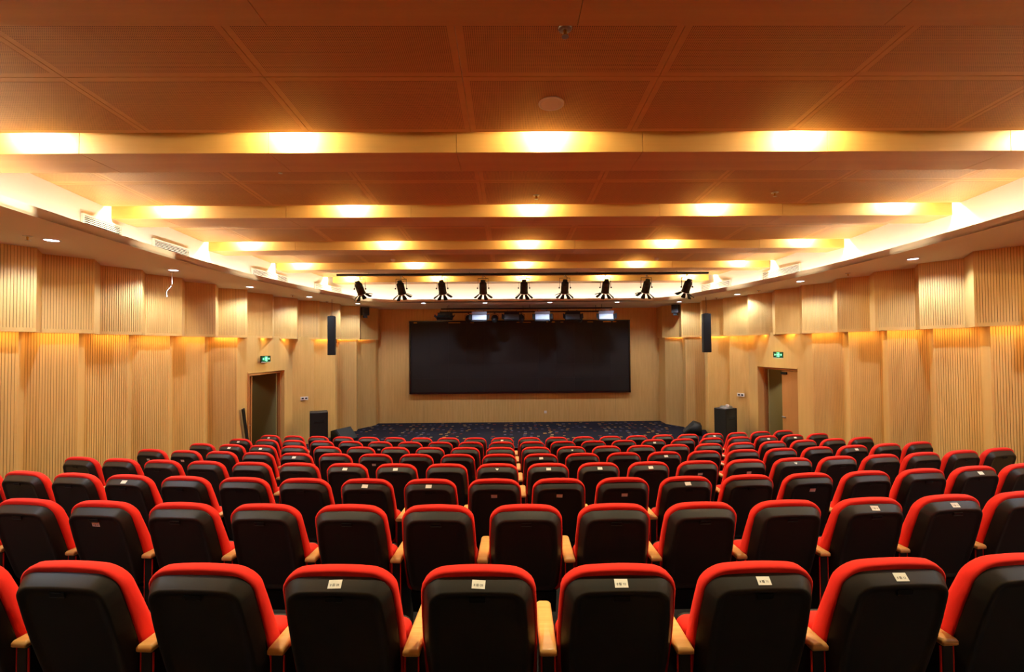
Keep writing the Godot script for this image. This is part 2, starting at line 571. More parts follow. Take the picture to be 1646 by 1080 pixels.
func side_wall(side: int) -> void:
	var root := structure("wall_left" if side < 0 else "wall_right")
	var up := plan_of(side)
	var pt := func(v: Vector2) -> Vector2: return Vector2(side * v.x, -v.y)
	# masonry behind the panels, with the doorway left open
	var st := begin()
	bx(st, side * 7.35, side * 7.55, -0.3, 5.6, 3.9, -10.45)
	bx(st, side * 7.35, side * 7.55, -0.3, 5.6, -12.0, -16.3)
	bx(st, side * 7.35, side * 7.55, 2.28, 5.6, -10.45, -12.0)
	put(root, "masonry", done(st), M.plaster)
	# upper folds
	for i in up.size() - 1:
		var to_ridge: bool = i % 2 == 0
		face_panel(root, pt.call(up[i]), pt.call(up[i + 1]), HANG, SOFFIT, Vector2(-side, 0), to_ridge, to_ridge)
	# lower folds: the same plan set back, with a flat stretch for the doorway
	var low := []
	for v in up:
		if v.y < 10.2:
			low.append(Vector2(v.x + 0.22, v.y))
	var n_before := low.size()
	low.append(Vector2(low[-1].x - 0.19, 12.35))
	for v in up:
		if v.y > 12.7:
			low.append(Vector2(v.x + lerpf(0.17, 0.08, (v.y - 12.7) / 2.8), v.y))
	for i in low.size() - 1:
		var a: Vector2 = pt.call(low[i])
		var b: Vector2 = pt.call(low[i + 1])
		if i == n_before - 1:
			var dir := (b - a).normalized()
			var at := func(z: float) -> Vector2: return a + dir * ((a.y - z) / -dir.y)
			face_panel(root, a, at.call(-10.5), -0.02, HANG + 0.06, Vector2(-side, 0), false, false)
			face_panel(root, at.call(-11.98), b, -0.02, HANG + 0.06, Vector2(-side, 0), false, false)
			face_panel(root, at.call(-10.5), at.call(-11.98), 2.28, HANG + 0.06, Vector2(-side, 0), false, false)
			# lining of the doorway, from panel to masonry
			for z in [-10.5, -11.98]:
				var j: Vector2 = at.call(z)
				var s := begin()
				bx(s, j.x + side * 0.03, side * 7.6, -0.02, 2.31, z + (0.03 if z > -11.0 else 0.0), z - (0.0 if z > -11.0 else 0.03))
				put(root, "door_lining", done(s), M.oak_plain)
			var j2: Vector2 = at.call(-11.2)
			put(root, "door_lining", box_mesh(j2.x + side * 0.04, side * 7.6, 2.28, 2.31, -10.5, -11.98), M.oak_plain)
			continue
		# a ridge follows a valley at every even step before the doorway, and after it from the next valley on
		var rising: bool = low[i + 1].x < low[i].x
		face_panel(root, a, b, -0.02, HANG + 0.06, Vector2(-side, 0), rising, false)
	# board that closes the upper folds from below, just above their lower edge
	st = begin()
	for i in up.size() - 1:
		var a: Vector2 = pt.call(up[i])
		var b: Vector2 = pt.call(up[i + 1])
		prism(st, PackedVector2Array([a + Vector2(side * 0.012, 0), b + Vector2(side * 0.012, 0), Vector2(side * 7.34, b.y), Vector2(side * 7.34, a.y)]), HANG + 0.045, HANG + 0.06)
	put(root, "underside_board", done(st), M.oak_plain)

func strip_lights(side: int) -> void:
	# warm light strips under the upper folds
	var up := plan_of(side)
	for i in range(0, up.size() - 2, 2):
		var a := Vector3(side * (up[i].x + 0.09), HANG + 0.036, -up[i].y)
		var b := Vector3(side * (up[i + 1].x + 0.09), HANG + 0.036, -up[i + 1].y)
		var t := thing("light_strip", (a + b) / 2.0, "warm light strip under the %s upper wall fold from the back, %s" % [ORD[i / 2 % 21] if i < 42 else "last", "dangling-wire side" if side < 0 else "opposite the dangling wire"], "light strip", "light strips under the upper panels")
		var dir := (b - a).normalized()
		var len_ := a.distance_to(b)
		var basis_ := Basis(dir, Vector3.UP, dir.cross(Vector3.UP))
		put(t, "channel", bevel_box(Vector3(len_, 0.012, 0.02), 0.002), M.white, Transform3D(basis_, Vector3(0, 0.003, 0)))
		put(t, "glowing_strip_lamp", box_mesh(-len_ / 2, len_ / 2, -0.002, 0.002, -0.006, 0.006), M.strip, Transform3D(basis_, Vector3(0, -0.005, 0)))
		area(t, Vector3(0, -0.009, 0), dir, Vector3.DOWN, Vector2(len_, 0.02), C_STRIP, E_STRIP * len_)

func doors(side: int) -> void:
	var root := structure("door_1" if side < 0 else "door_2")
	var w := 6.47
	# frame
	var st := begin()
	bx(st, side * (w - 0.02), side * (w + 0.10), 0.0, 2.27, -10.5, -10.54)
	bx(st, side * (w - 0.02), side * (w + 0.10), 0.0, 2.27, -11.94, -11.98)
	bx(st, side * (w - 0.02), side * (w + 0.10), 2.22, 2.27, -10.54, -11.94)
	put(root, "frame", done(st), M.door)
	var leaf := bevel_box(Vector3(0.045, 2.2, 0.69), 0.004)
	# far leaf stands open into the corridor
	var far := put(root, "door_leaf", leaf, M.olive_door, Transform3D(Basis(Vector3.UP, side * deg_to_rad(-86.0)), Vector3(side * (w + 0.38), 1.105, -11.89)))
	var handle := bevel_box(Vector3(0.03, 0.03, 0.14), 0.008)
	put(far, "handle", handle, M.steel, Transform3D(Basis.IDENTITY, Vector3(-side * 0.045, -0.05, 0.26)))
	# near leaf: closed on one side of the hall, swung open on the other
	var near: MeshInstance3D
	if side > 0:
		near = put(root, "door_leaf", leaf, M.door, Transform3D(Basis.IDENTITY, Vector3(side * (w + 0.03), 1.105, -10.89)))
		put(root, "door_closer", box_mesh(side * (w - 0.03), side * w, 2.12, 2.18, -11.0, -11.22), M.dark_steel)
	else:
		near = put(root, "door_leaf", leaf, M.door, Transform3D(Basis(Vector3.UP, side * deg_to_rad(80.0)), Vector3(side * (w + 0.36), 1.105, -10.64)))
	put(near, "handle", handle, M.steel, Transform3D(Basis.IDENTITY, Vector3(-side * 0.045, -0.05, -0.26)))
	# corridor behind
	st = begin()
	bx(st, side * 9.3, side * 9.5, -0.3, 3.2, -8.0, -15.0)
	bx(st, side * 7.55, side * 9.3, -0.3, 3.2, -7.8, -8.0)
	bx(st, side * 7.55, side * 9.3, -0.3, 3.2, -15.0, -15.2)
	bx(st, side * 7.55, side * 9.5, 2.9, 3.2, -7.8, -15.2)
	put(root, "corridor_wall", done(st), M.olive)
	put(root, "corridor_floor", box_mesh(side * 7.35, side * 9.5, -0.3, -0.01, -7.8, -15.2), M.carpet)

func shell() -> void:
	# stage wall: slatted oak over its whole face
	var front := structure("wall_front")
	put(front, "masonry", box_mesh(-7.55, 7.55, -0.3, 5.6, WALL_Z - 0.03, WALL_Z - 0.3), M.plaster)
	var x := -5.1
	while x < 5.0:
		face_panel(front, Vector2(x + 0.002, WALL_Z), Vector2(x + 1.698, WALL_Z), STAGE - 0.02, SOFFIT, Vector2(0, 1), true, false)
		x += 1.7
	var back := structure("wall_back")
	put(back, "masonry", box_mesh(-7.55, 7.55, -0.3, 5.6, 3.6, 3.9), M.oak_plain)

func floors() -> void:
	var root := structure("floor")
	put(root, "slab", box_mesh(-7.55, 7.55, -0.6, -0.02, 3.9, -16.3), M.carpet)
	# curved tiers, one for each row
	var edges := [-6.0]
	for k in 8:
		edges.append(ROW_D[k] - 0.16)
	edges[1] = ROW_D[0] - 0.55
	edges.append(11.9)
	for k in 9:
		var y: float = 1.16 if k == 0 else 1.894 - ROW_H[k - 1]
		var poly := PackedVector2Array()
		for e in 2:
			for i in 25:
				var xx := lerpf(-7.34, 7.34, (i if e == 0 else 24 - i) / 24.0)
				var d: float = edges[k + e]
				var sag := 31.5 - sqrt(31.5 * 31.5 - xx * xx)
				if k == 0 and e == 0:
					d = -3.6
					sag = 0.0
				if k == 8 and e == 1:
					sag = 0.0
				poly.append(Vector2(xx, -(d + sag)))
		var st := begin()
		prism(st, poly, -0.02, maxf(y, 0.0))
		put(root, "tier", done(st), M.carpet)
	# low stage
	put(root, "stage_platform", prism_mesh([Vector2(-6.6, -11.92), Vector2(6.6, -11.92), Vector2(6.6, -15.95), Vector2(-6.6, -15.95)], -0.02, STAGE), M.carpet_stage)
	put(root, "stage_edge", bevel_box(Vector3(12.6, 0.03, 0.03), 0.004), M.dark_steel, Transform3D(Basis.IDENTITY, Vector3(0, STAGE - 0.005, -11.91)))


# ---------------------------------------------------------------- ceiling
func ceiling() -> void:
	var root := structure("ceiling")
	put(root, "slab", box_mesh(-7.55, 7.55, 5.35, 5.6, 3.9, -16.3), M.plaster)
	var lip := lip_curve()
	# flat soffit from the lip to the walls
	var st := begin()
	for i in lip.size() - 1:
		for s in [-1.0, 1.0]:
			prism(st, PackedVector2Array([Vector2(s * lip[i].x, -lip[i].y), Vector2(s * lip[i + 1].x, -lip[i + 1].y), Vector2(s * 7.36, -lip[i + 1].y), Vector2(s * 7.36, -lip[i].y)]), SOFFIT, SOFFIT + 0.03)
	bx(st, -7.36, 7.36, SOFFIT, SOFFIT + 0.03, -13.5, -15.93)
	bx(st, -7.36, 7.36, SOFFIT, SOFFIT + 0.03, 1.5, 3.6)
	put(root, "soffit", done(st), M.soffit)
	# upstand of the cove: both sides, the stage end and the rear end
	var loop := []
	for v in lip:
		loop.append(Vector2(-v.x, -v.y))
	for i in range(lip.size() - 1, -1, -1):
		loop.append(Vector2(lip[i].x, -lip[i].y))
	put(root, "cove_lip", band(loop, SOFFIT - 0.002, SOFFIT + 0.10, 0.022, true), M.soffit)
	var cove := cove_curve()
	var wall := []
	for v in cove:
		wall.append(Vector2(-v.x, -v.y))
	for i in range(cove.size() - 1, -1, -1):
		wall.append(Vector2(cove[i].x, -cove[i].y))
	put(root, "cove_wall", band(wall, SOFFIT + 0.03, 5.36, 0.03, true), M.plaster)
	# beams and the panels between them
	for b in BEAM_D.size():
		var d: float = BEAM_D[b]
		var hw := minf(cove_half(d + 0.05), cove_half(d + 0.42)) + 0.02
		var beam := put(root, "beam", box_mesh(-hw, hw, BEAM_LOW + 0.012, 5.35, -d - 0.012, -d - 0.47), M.beam)
		# facing boards with open joints
		var joints := [-hw, -5.4, -3.6, -1.8, 0.0, 1.8, 3.6, 5.4, hw]
		if b % 2 == 0:
			joints = [-hw, -4.5, -2.7, -0.9, 0.9, 2.7, 4.5, hw]
		for j in joints.size() - 1:
			if joints[j + 1] - joints[j] < 0.1:
				continue
			put(beam, "face_board", box_mesh(joints[j] + 0.0025, joints[j + 1] - 0.0025, BEAM_LOW, 5.02, -d, -d - 0.012), M.beam)
			put(beam, "soffit_board", box_mesh(joints[j] + 0.0025, joints[j + 1] - 0.0025, BEAM_LOW, BEAM_LOW + 0.012, -d - 0.013, -d - 0.47), M.board)
		put(beam, "lamp_trough", box_mesh(-hw, hw, 5.02, 5.04, -d + 0.15, -d - 0.012), M.board)
	for b in range(-1, BEAM_D.size()):
		var d0: float = -2.35 if b < 0 else BEAM_D[b] + 0.47
		var d1: float = BEAM_D[b + 1] - 0.12 if b + 1 < BEAM_D.size() else 14.4
		bay(root, d0, d1, 2 if d1 - d0 > 1.1 else 1)

func band(pts: Array, y0: float, y1: float, thick: float, closed: bool) -> ArrayMesh:
	# an upright band along a plan line; thickness goes outwards from the room centre
	var st := begin()
	var n := pts.size()
	for i in (n if closed else n - 1):
		var a: Vector2 = pts[i]
		var b: Vector2 = pts[(i + 1) % n]
		if a.distance_to(b) < 1e-4:
			continue
		var m := (a + b) / 2.0
		var nrm := Vector2(-(b - a).y, (b - a).x).normalized()
		if nrm.dot(m - Vector2(0, -6.0)) < 0.0:
			nrm = -nrm
		var o := Vector3(nrm.x, 0, nrm.y)
		var p := [Vector3(a.x, y0, a.y), Vector3(b.x, y0, b.y), Vector3(b.x, y1, b.y), Vector3(a.x, y1, a.y)]
		st.set_smooth_group(1)
		quad(st, p[0], p[1], p[2], p[3], -o)
		st.set_smooth_group(2)
		quad(st, p[0] + o * thick, p[1] + o * thick, p[2] + o * thick, p[3] + o * thick, o)
		st.set_smooth_group(-1)
		quad(st, p[2], p[3], p[3] + o * thick, p[2] + o * thick, Vector3.UP)
		quad(st, p[0], p[1], p[1] + o * thick, p[0] + o * thick, Vector3.DOWN)
	return done(st)

func bay(root: Node, d0: float, d1: float, rows: int) -> void:
	var fall := 0.085 / 1.59
	var length := (d1 - d0) / rows
	var hw := cove_half(clampf((d0 + d1) / 2.0, -1.3, 14.0)) + 0.12
	for r in rows:
		var c := d0 + length * (r + 0.5)
		var y := PANEL_LOW + fall * (d1 - c)
		for k in range(-4, 5):
			var xl := maxf(k * 1.5 - 0.75, -hw)
			var xr := minf(k * 1.5 + 0.75, hw)
			if xr - xl < 0.06:
				continue
			var cx := (xl + xr) / 2.0
			var xf := Transform3D(Basis(Vector3.RIGHT, -atan(fall)), Vector3(cx, y, -c))
			var hx := (xr - xl) / 2.0 - 0.0025
			var hz := length / 2.0 - 0.0025
			var p := put(root, "ceiling_panel", box_mesh(-hx, hx, 0.0, 0.025, -hz, hz), M.board, xf)
			if hx > 0.15:
				put(p, "perforated_field", box_mesh(-hx + 0.05, hx - 0.05, -0.0015, 0.0, -hz + 0.05, hz - 0.05), M.perf)

func cove_lights() -> void:
	var cove := cove_curve()
	var places := []
	for i in range(0, cove.size() - 3, 4):
		for s in [-1.0, 1.0]:
			places.append(["%s from the back, %s" % [ORD[i / 4], "dangling-wire side" if s < 0 else "opposite the dangling wire"], Vector2(s * cove[i].x, -cove[i].y), Vector2(s * cove[i + 4].x, -cove[i + 4].y)])
	for k in 4:
		places.append(["%s along the stage end, counted from the dangling-wire side" % ORD[k], Vector2(-3.6 + 1.8 * k, -14.35), Vector2(-1.8 + 1.8 * k, -14.35)])
	for q in places:
		var a: Vector2 = q[1]
		var b: Vector2 = q[2]
		var m := (a + b) / 2.0
		var nrm := Vector2(-(b - a).y, (b - a).x).normalized()
		if nrm.dot(m - Vector2(0, -6.0)) < 0.0:
			nrm = -nrm
		m -= nrm * 0.26
		var t := thing("cove_light", Vector3(m.x, SOFFIT + 0.03, m.y), "white ceiling cove light strip, " + q[0], "light strip", "light strips in the ceiling cove")
		var dir := Vector3(b.x - a.x, 0, b.y - a.y)
		var len_ := dir.length()
		dir = dir.normalized()
		var basis_ := Basis(dir, Vector3.UP, dir.cross(Vector3.UP))
		put(t, "channel", bevel_box(Vector3(len_, 0.016, 0.03), 0.002), M.white, Transform3D(basis_, Vector3(0, 0.008, 0)))
		put(t, "glowing_strip_lamp", box_mesh(-len_ / 2, len_ / 2, -0.002, 0.002, -0.01, 0.01), M.cove, Transform3D(basis_, Vector3(0, 0.018, 0)))
		area(t, Vector3(0, 0.024, 0), dir, Vector3(nrm.x * 0.6, 1.0, nrm.y * 0.6), Vector2(len_, 0.03), C_COVE, E_COVE * len_)

func beam_lamps() -> void:
	var where := ["above the rear entrance", "above the camera stand", "in the first slot over the back rows", "in the second slot over the seats", "in the third slot over the seats", "in the fourth slot before the stage", "in the slot nearest the stage"]
	var can := lathe_mesh([[0.0, 0.03], [0.046, 0.03], [0.046, 0.0], [0.04, 0.0], [0.04, 0.012], [0.0, 0.012]], 20)
	var disc := lathe_mesh([[0.04, 0.011], [0.04, 0.008], [0.0, 0.008]], 10)
	for b in BEAM_D.size():
		for i in 5:
			var x: float = LAMP_X[b][i]
			var t := thing("slot_lamp", Vector3(x, 4.99, -BEAM_D[b] + 0.062), "warm slot lamp %s, %s from the wire side" % [where[b], ORD[i]], "lamp", "lamps " + where[b])
			put(t, "housing", can, M.white)
			put(t, "lamp_glass", disc, M.lamp)
			spot(t, Vector3(0, 0.004, 0), C_LAMP, E_LAMP, 88.0, 0.03, 0.05)

func downlights() -> void:
	var spots := [[-5.89, 5.41, "third"], [-6.02, 7.55, "fourth"], [-5.98, 9.71, "fifth"], [-5.59, 11.72, "sixth"], [-4.98, 13.68, "seventh"], [-2.98, 13.66, "stage first"], [-1.10, 13.7, "stage second"], [0.88, 13.66, "stage third"], [2.96, 13.73, "stage fourth"], [4.89, 13.76, "seventh"], [5.67, 11.78, "sixth"], [5.76, 9.36, "fifth"], [5.93, 6.92, "fourth"], [5.7, 4.6, "third"], [-5.6, 3.2, "second"], [-5.2, 1.0, "first"], [5.6, 2.4, "second"], [5.2, 0.2, "first"]]
	var ring := lathe_mesh([[0.066, 0.0], [0.068, -0.006], [0.088, -0.006], [0.092, 0.0]], 24)
	var disc := lathe_mesh([[0.0, -0.003], [0.068, -0.003], [0.068, 0.0]], 16)
	for s in spots:
		var side_ := "dangling-wire side" if s[0] < 0 else "opposite the dangling wire"
		var label := "bright white round soffit downlight, %s" % ("%s over the stage from the wire side" % s[2].substr(6) if s[2].begins_with("stage") else "%s from the back, %s" % [s[2], side_])
		var t := thing("downlight", Vector3(s[0], SOFFIT, -s[1]), label, "downlight", "soffit downlights")
		put(t, "trim_ring", ring, M.white)
		put(t, "lamp_disc", disc, M.led)
		spot(t, Vector3(0, -0.008, 0), C_DOWN, E_DOWN, 75.0, 0.06, 0.5)


# ---------------------------------------------------------------- seats
const ROW_D := [1.815, 2.867, 3.921, 4.966, 6.038, 7.098, 8.174, 9.262]
const ROW_H := [0.878, 1.009, 1.157, 1.300, 1.453, 1.601, 1.747, 1.894]
const ROW_N := [19, 20, 21, 21, 21, 21, 21, 21]
# seat -> sticker: b on the bevel of the back, l lower down, s a torn scrap
const STICKERS := [
	{8: "b", 9: "b", 10: "b", 11: "b", 12: "b"},
	{5: "l", 14: "b", 15: "b"},
	{4: "b", 8: "b", 9: "b", 10: "l", 11: "l", 12: "l", 13: "b", 15: "l", 18: "b", 20: "s"},
	{7: "b", 8: "b", 10: "s", 11: "b", 12: "b", 13: "b", 14: "l", 15: "l", 16: "s"},
	{1: "l", 2: "l", 5: "b", 7: "l", 10: "l", 11: "b", 14: "b", 15: "s", 16: "l", 19: "b"},
	{2: "b", 3: "b", 12: "s"},
	{1: "b", 4: "l", 6: "l", 15: "b", 19: "b", 20: "b"},
	{1: "b", 4: "l", 10: "b", 18: "b"}]
var seat_meshes := {}
var back_xf: Transform3D

func seat_shapes() -> void:
	var lean := deg_to_rad(16.0)
	var up_ := Vector3(0, cos(lean), sin(lean))
	var fwd := Vector3(0, sin(lean), -cos(lean))
	# back frame: x across, y up the back, z forward (left-handed in w, so rings are mirrored in u)
	back_xf = Transform3D(Basis(Vector3(-1, 0, 0), up_, fwd), Vector3(0, 0.962, 0.085))
	# black shell
	var st := begin()
	var rings := []
	var g := []
	for q in [[0.0045, 0.070], [0.0045, 0.052], [0.0, 0.047], [0.0, 0.036], [0.001, 0.030], [0.005, 0.026], [0.046, 0.0025], [0.052, 0.0], [0.074, 0.0]]:
		# w, inset: a shallow field inside a rim, then the bevel that catches the light
		rings.append(ring_of(outline(0.212, -0.008, -0.60, 0.072, 0.05, 0.010, q[1], 0.0, 0.016), q[0]))
	loft(st, rings, back_xf, [7, 7, 7, 1, 1, 1, 2, 2])
	seat_meshes.shell = done(st)
	# red cushion, wrapped a little round the shell
	st = begin()
	rings = []
	for q in [[0.052, 0.022], [0.050, 0.008], [0.060, 0.001], [0.080, 0.0], [0.110, 0.004], [0.130, 0.016], [0.143, 0.040], [0.149, 0.085], [0.146, 0.14]]:
		# thin at the head, deep at the small of the back
		var ring := ring_of(outline(0.226, 0.020, -0.625, 0.095, 0.05, 0.020, q[1], 0.008, 0.008), q[0])
		for j in ring.size():
			ring[j].z = 0.05 + (q[0] - 0.05) * lerpf(0.66, 1.3, clampf(-ring[j].y / 0.5, 0.0, 1.0))
		rings.append(ring)
	loft(st, rings, back_xf)
	seat_meshes.cushion = done(st)
	# ribbed black cover below the back
	st = begin()
	for k in 4:
		var v := -0.605 - 0.045 * k
		box(st, Vector3(0.40, 0.041, 0.03), back_xf * Transform3D(Basis.IDENTITY, Vector3(0, v - 0.022, 0.040 + 0.006 * k)))
	box(st, Vector3(0.39, 0.19, 0.02), back_xf * Transform3D(Basis.IDENTITY, Vector3(0, -0.695, 0.062)))
	seat_meshes.cover = done(st)
	# grip slot near the top of the shell
	st = begin()
	box(st, Vector3(0.062, 0.020, 0.004), back_xf * Transform3D(Basis.IDENTITY, Vector3(0, -0.070, -0.0005)))
	seat_meshes.grip = done(st)
	st = begin()
	box(st, Vector3(0.064, 0.004, 0.006), back_xf * Transform3D(Basis.IDENTITY, Vector3(0, -0.082, -0.002)))
	seat_meshes.grip_lip = done(st)
	# tipped-up seat
	st = begin()
	rings = []
	for q in [[0.160, 0.05], [0.158, 0.022], [0.168, 0.006], [0.19, 0.0], [0.225, 0.0], [0.243, 0.008]]:
		rings.append(ring_of(outline(0.232, -0.40, -0.72, 0.05, 0.05, 0.0, q[1]), q[0]))
	loft(st, rings, back_xf)
	seat_meshes.seat = done(st)
	st = begin()
	rings = []
	for q in [[0.243, 0.008], [0.256, 0.012], [0.268, 0.03]]:
		rings.append(ring_of(outline(0.232, -0.40, -0.72, 0.05, 0.05, 0.0, q[1]), q[0]))
	loft(st, rings, back_xf)
	seat_meshes.pan = done(st)
	# side stand with red piping, and the oak armrest
	seat_meshes.post = bevel_box(Vector3(0.054, 0.60, 0.33), 0.006)
	seat_meshes.cheek = bevel_box(Vector3(0.006, 0.58, 0.008), 0.002)
	seat_meshes.foot = bevel_box(Vector3(0.07, 0.025, 0.42), 0.004)
	# armrest: rounded plan, bevelled top
	st = begin()
	rings = []
	for q in [[0.0, 0.003], [0.004, 0.0], [0.018, 0.0], [0.026, 0.005], [0.0285, 0.010]]:
		var o := []
		var hw: float = 0.0355 - q[1]
		var hl: float = 0.18 - q[1]
		for k in 6:
			var a := PI / 2 * k / 5.0
			o.append(Vector3(hw - 0.018 + 0.018 * cos(a), hl - 0.018 + 0.018 * sin(a), q[0]))
		for k in 6:
			var a := PI / 2 + PI / 2 * k / 5.0
			o.append(Vector3(-hw + 0.018 + 0.018 * cos(a), hl - 0.018 + 0.018 * sin(a), q[0]))
		for k in 4:
			var a := PI + PI / 2 * k / 3.0
			o.append(Vector3(-hw + 0.006 + 0.006 * cos(a), -hl + 0.006 + 0.006 * sin(a), q[0]))
		for k in 4:
			var a := PI * 1.5 + PI / 2 * k / 3.0
			o.append(Vector3(hw - 0.006 + 0.006 * cos(a), -hl + 0.006 + 0.006 * sin(a), q[0]))
		rings.append(o)
	loft(st, rings, Transform3D(Basis(Vector3(1, 0, 0), Vector3(0, 0, -1), Vector3(0, 1, 0)), Vector3.ZERO))
	seat_meshes.arm = done(st)
	# stickers
	st = begin()
	box(st, Vector3(0.052, 0.031, 0.0012), Transform3D.IDENTITY)
	seat_meshes.sticker = done(st)
	st = begin()
	st.set_smooth_group(-1)
	prism(st, PackedVector2Array([Vector2(-0.02, -0.01), Vector2(0.02, -0.012), Vector2(0.012, 0.0), Vector2(-0.002, 0.012), Vector2(-0.012, 0.004)]), -0.0006, 0.0006)
	seat_meshes.scrap = done(st)

func text_mesh(s: String, size: float) -> TextMesh:
	var t := TextMesh.new()
	var f := SystemFont.new()
	f.font_names = PackedStringArray(["Droid Sans"])
	t.font = f
	t.text = s
	t.font_size = 24
	t.pixel_size = size / 24.0
	t.depth = 0.0006
	t.curve_step = 2.0
	return t

func row_sign() -> ArrayMesh:
	# the character for row, in strokes, about 11 mm high
	var st := begin()
	for q in [[-0.0032, 0.0, 0.0008, 0.011], [-0.0032, 0.0026, 0.0036, 0.0007], [-0.0032, -0.0012, 0.0036, 0.0007], [0.0006, 0.0, 0.0008, 0.011], [0.0030, 0.0, 0.0008, 0.011], [-0.0006, 0.0034, 0.0024, 0.0007], [-0.0006, 0.0004, 0.0024, 0.0007], [-0.0006, -0.0026, 0.0024, 0.0007], [0.0044, 0.0034, 0.0024, 0.0007], [0.0044, 0.0004, 0.0024, 0.0007], [0.0044, -0.0026, 0.0024, 0.0007]]:
		box(st, Vector3(q[2], q[3], 0.0006), Transform3D(Basis.IDENTITY, Vector3(q[0], q[1], 0)))
	return done(st)

func add_stand(t: Node3D, u: float) -> void:
	put(t, "side_stand", seat_meshes.post, M.shell_dark, Transform3D(Basis.IDENTITY, Vector3(u, 0.315, -0.205)))
	put(t, "foot", seat_meshes.foot, M.shell_dark, Transform3D(Basis.IDENTITY, Vector3(u, 0.0125, -0.205)))
	for s in [-1.0, 1.0]:
		put(t, "red_piping", seat_meshes.cheek, M.red, Transform3D(Basis.IDENTITY, Vector3(u + s * 0.0275, 0.315, -0.045)))
	put(t, "armrest", seat_meshes.arm, M.oak_arm, Transform3D(Basis.IDENTITY, Vector3(u, 0.614, -0.205)))

func make_seat() -> Node3D:
	var t := Node3D.new()
	put(t, "back_shell", seat_meshes.shell, M.shell)
	var sh: Node = t.get_child(0)
	put(sh, "grip_slot", seat_meshes.grip, M.grille_black)
	put(sh, "grip_lip", seat_meshes.grip_lip, M.shell)
	put(t, "back_cushion", seat_meshes.cushion, M.red)
	put(t, "lower_cover", seat_meshes.cover, M.shell_dark)
	put(t, "seat_cushion", seat_meshes.seat, M.red)
	put(t, "seat_pan", seat_meshes.pan, M.shell_dark)
	add_stand(t, 0.28)
	return t

func seats() -> void:
	seat_shapes()
	rng.seed = 77
	var proto := make_seat()
	var sign_ := row_sign()
	for k in 8:
		var n: int = ROW_N[k]
		for i in n:
			var off := (i + 1 - (n + 1) / 2.0) * 0.56 + (-0.048 if k == 1 else 0.0)
			var a := off / 31.5
			var pos := Vector3(0.016 + 31.5 * sin(a), 1.894 - ROW_H[k], -(ROW_D[k] + 31.5 * (1.0 - cos(a))))
			var st_: String = STICKERS[k].get(i + 1, "")
			var what: String = {"": "plain", "b": "stickered", "l": "low-stickered", "s": "scrap-stickered"}[st_]
			var row_: String = ORD[7 - k]
			var t := proto.duplicate()
			t.name = numbered("auditorium_seat")
			add_child(t)
			t.position = pos
			t.rotation.y = a
			tag(t, "%s red seat, %s row from stage, %s from the dangling-wire wall" % [what, row_, ORD[i]], "seat", "auditorium seats in the %s row from the stage" % row_)
			if i == 0:
				add_stand(t, -0.28)
			if st_ != "":
				# on the bevel under the top edge, or on the flat of the back
				var tilt := rng.randf_range(-0.06, 0.06)
				var xf := back_xf * Transform3D(Basis(Vector3.RIGHT, deg_to_rad(60.5)) * Basis(Vector3(0, 0, 1), tilt), Vector3(rng.randf_range(-0.006, 0.006), -0.0212, 0.0250))
				if st_ == "l" or (st_ == "s" and i % 2 == 0):
					xf = back_xf * Transform3D(Basis(Vector3(0, 0, 1), tilt), Vector3(0.0, -0.105, 0.0036))
				if st_ == "s":
					put(t, "torn_sticker", seat_meshes.scrap, M.paper, xf * Transform3D(Basis(Vector3.RIGHT, PI / 2), Vector3.ZERO))
					continue
				var s := put(t, "number_sticker", seat_meshes.sticker, M.paper, xf)
				if k < 2:
					# row and seat number, read from behind
					var flip := Transform3D(Basis(Vector3.UP, PI), Vector3(0, -0.003, -0.0009))
					var row := put(s, "row_number", text_mesh(str(8 - k), 0.011), M.ink, flip * Transform3D(Basis.IDENTITY, Vector3(-0.0155, 0, 0)))
					put(s, "row_character", sign_, M.ink, flip * Transform3D(Basis.IDENTITY, Vector3(-0.004, 0, 0)))
					put(s, "seat_number", text_mesh("%02d" % (i + 1), 0.011), M.ink, flip * Transform3D(Basis.IDENTITY, Vector3(0.0115, 0, 0)))
	proto.free()


# ---------------------------------------------------------------- stage things
func led_screen() -> void:
	var t := thing("led_screen", Vector3(0.0, 0, WALL_Z), "large dark video wall switched off, mounted on the oak stage wall", "screen")
	var x0 := -3.87
	var x1 := 3.90
	var y0 := 1.205
	var y1 := 3.765
	put(t, "cabinet", box_mesh(x0, x1, y0, y1, 0.0, 0.12), M.black)
	# module panels with hairline joints
	for r in 5:
		for c in 12:
			var px := lerpf(x0 + 0.09, x1 - 0.07, c / 12.0)
			var qx := lerpf(x0 + 0.09, x1 - 0.07, (c + 1) / 12.0)
			var py := lerpf(y0 + 0.07, y1 - 0.10, r / 5.0)
			var qy := lerpf(y0 + 0.07, y1 - 0.10, (r + 1) / 5.0)
			put(t, "display_module", box_mesh(px + 0.0008, qx - 0.0008, py + 0.0008, qy - 0.0008, 0.12, 0.135), M.screen)
	var st := begin()
	bx(st, x0, x1, y0, y0 + 0.05, 0.12, 0.16)
	bx(st, x0, x1, y1 - 0.03, y1, 0.12, 0.16)
	bx(st, x0, x0 + 0.05, y0, y1, 0.12, 0.16)
	bx(st, x1 - 0.05, x1, y0, y1, 0.12, 0.16)
	put(t, "frame", done(st), M.black_gloss)
	# worn strips of yellow film along the upper edge
	rng.seed = 12
	for q in [[-3.72, 0.12], [-2.5, 0.42], [-1.72, 0.12], [-0.1, 0.5], [0.95, 0.3], [1.45, 0.10], [2.4, 0.2], [2.95, 0.28], [3.3, 0.12]]:
		put(t, "film_remnant", box_mesh(q[0], q[0] + q[1], y1 - 0.075, y1 - 0.055 + rng.randf_range(0.0, 0.02), 0.135, 0.138), M.brass)

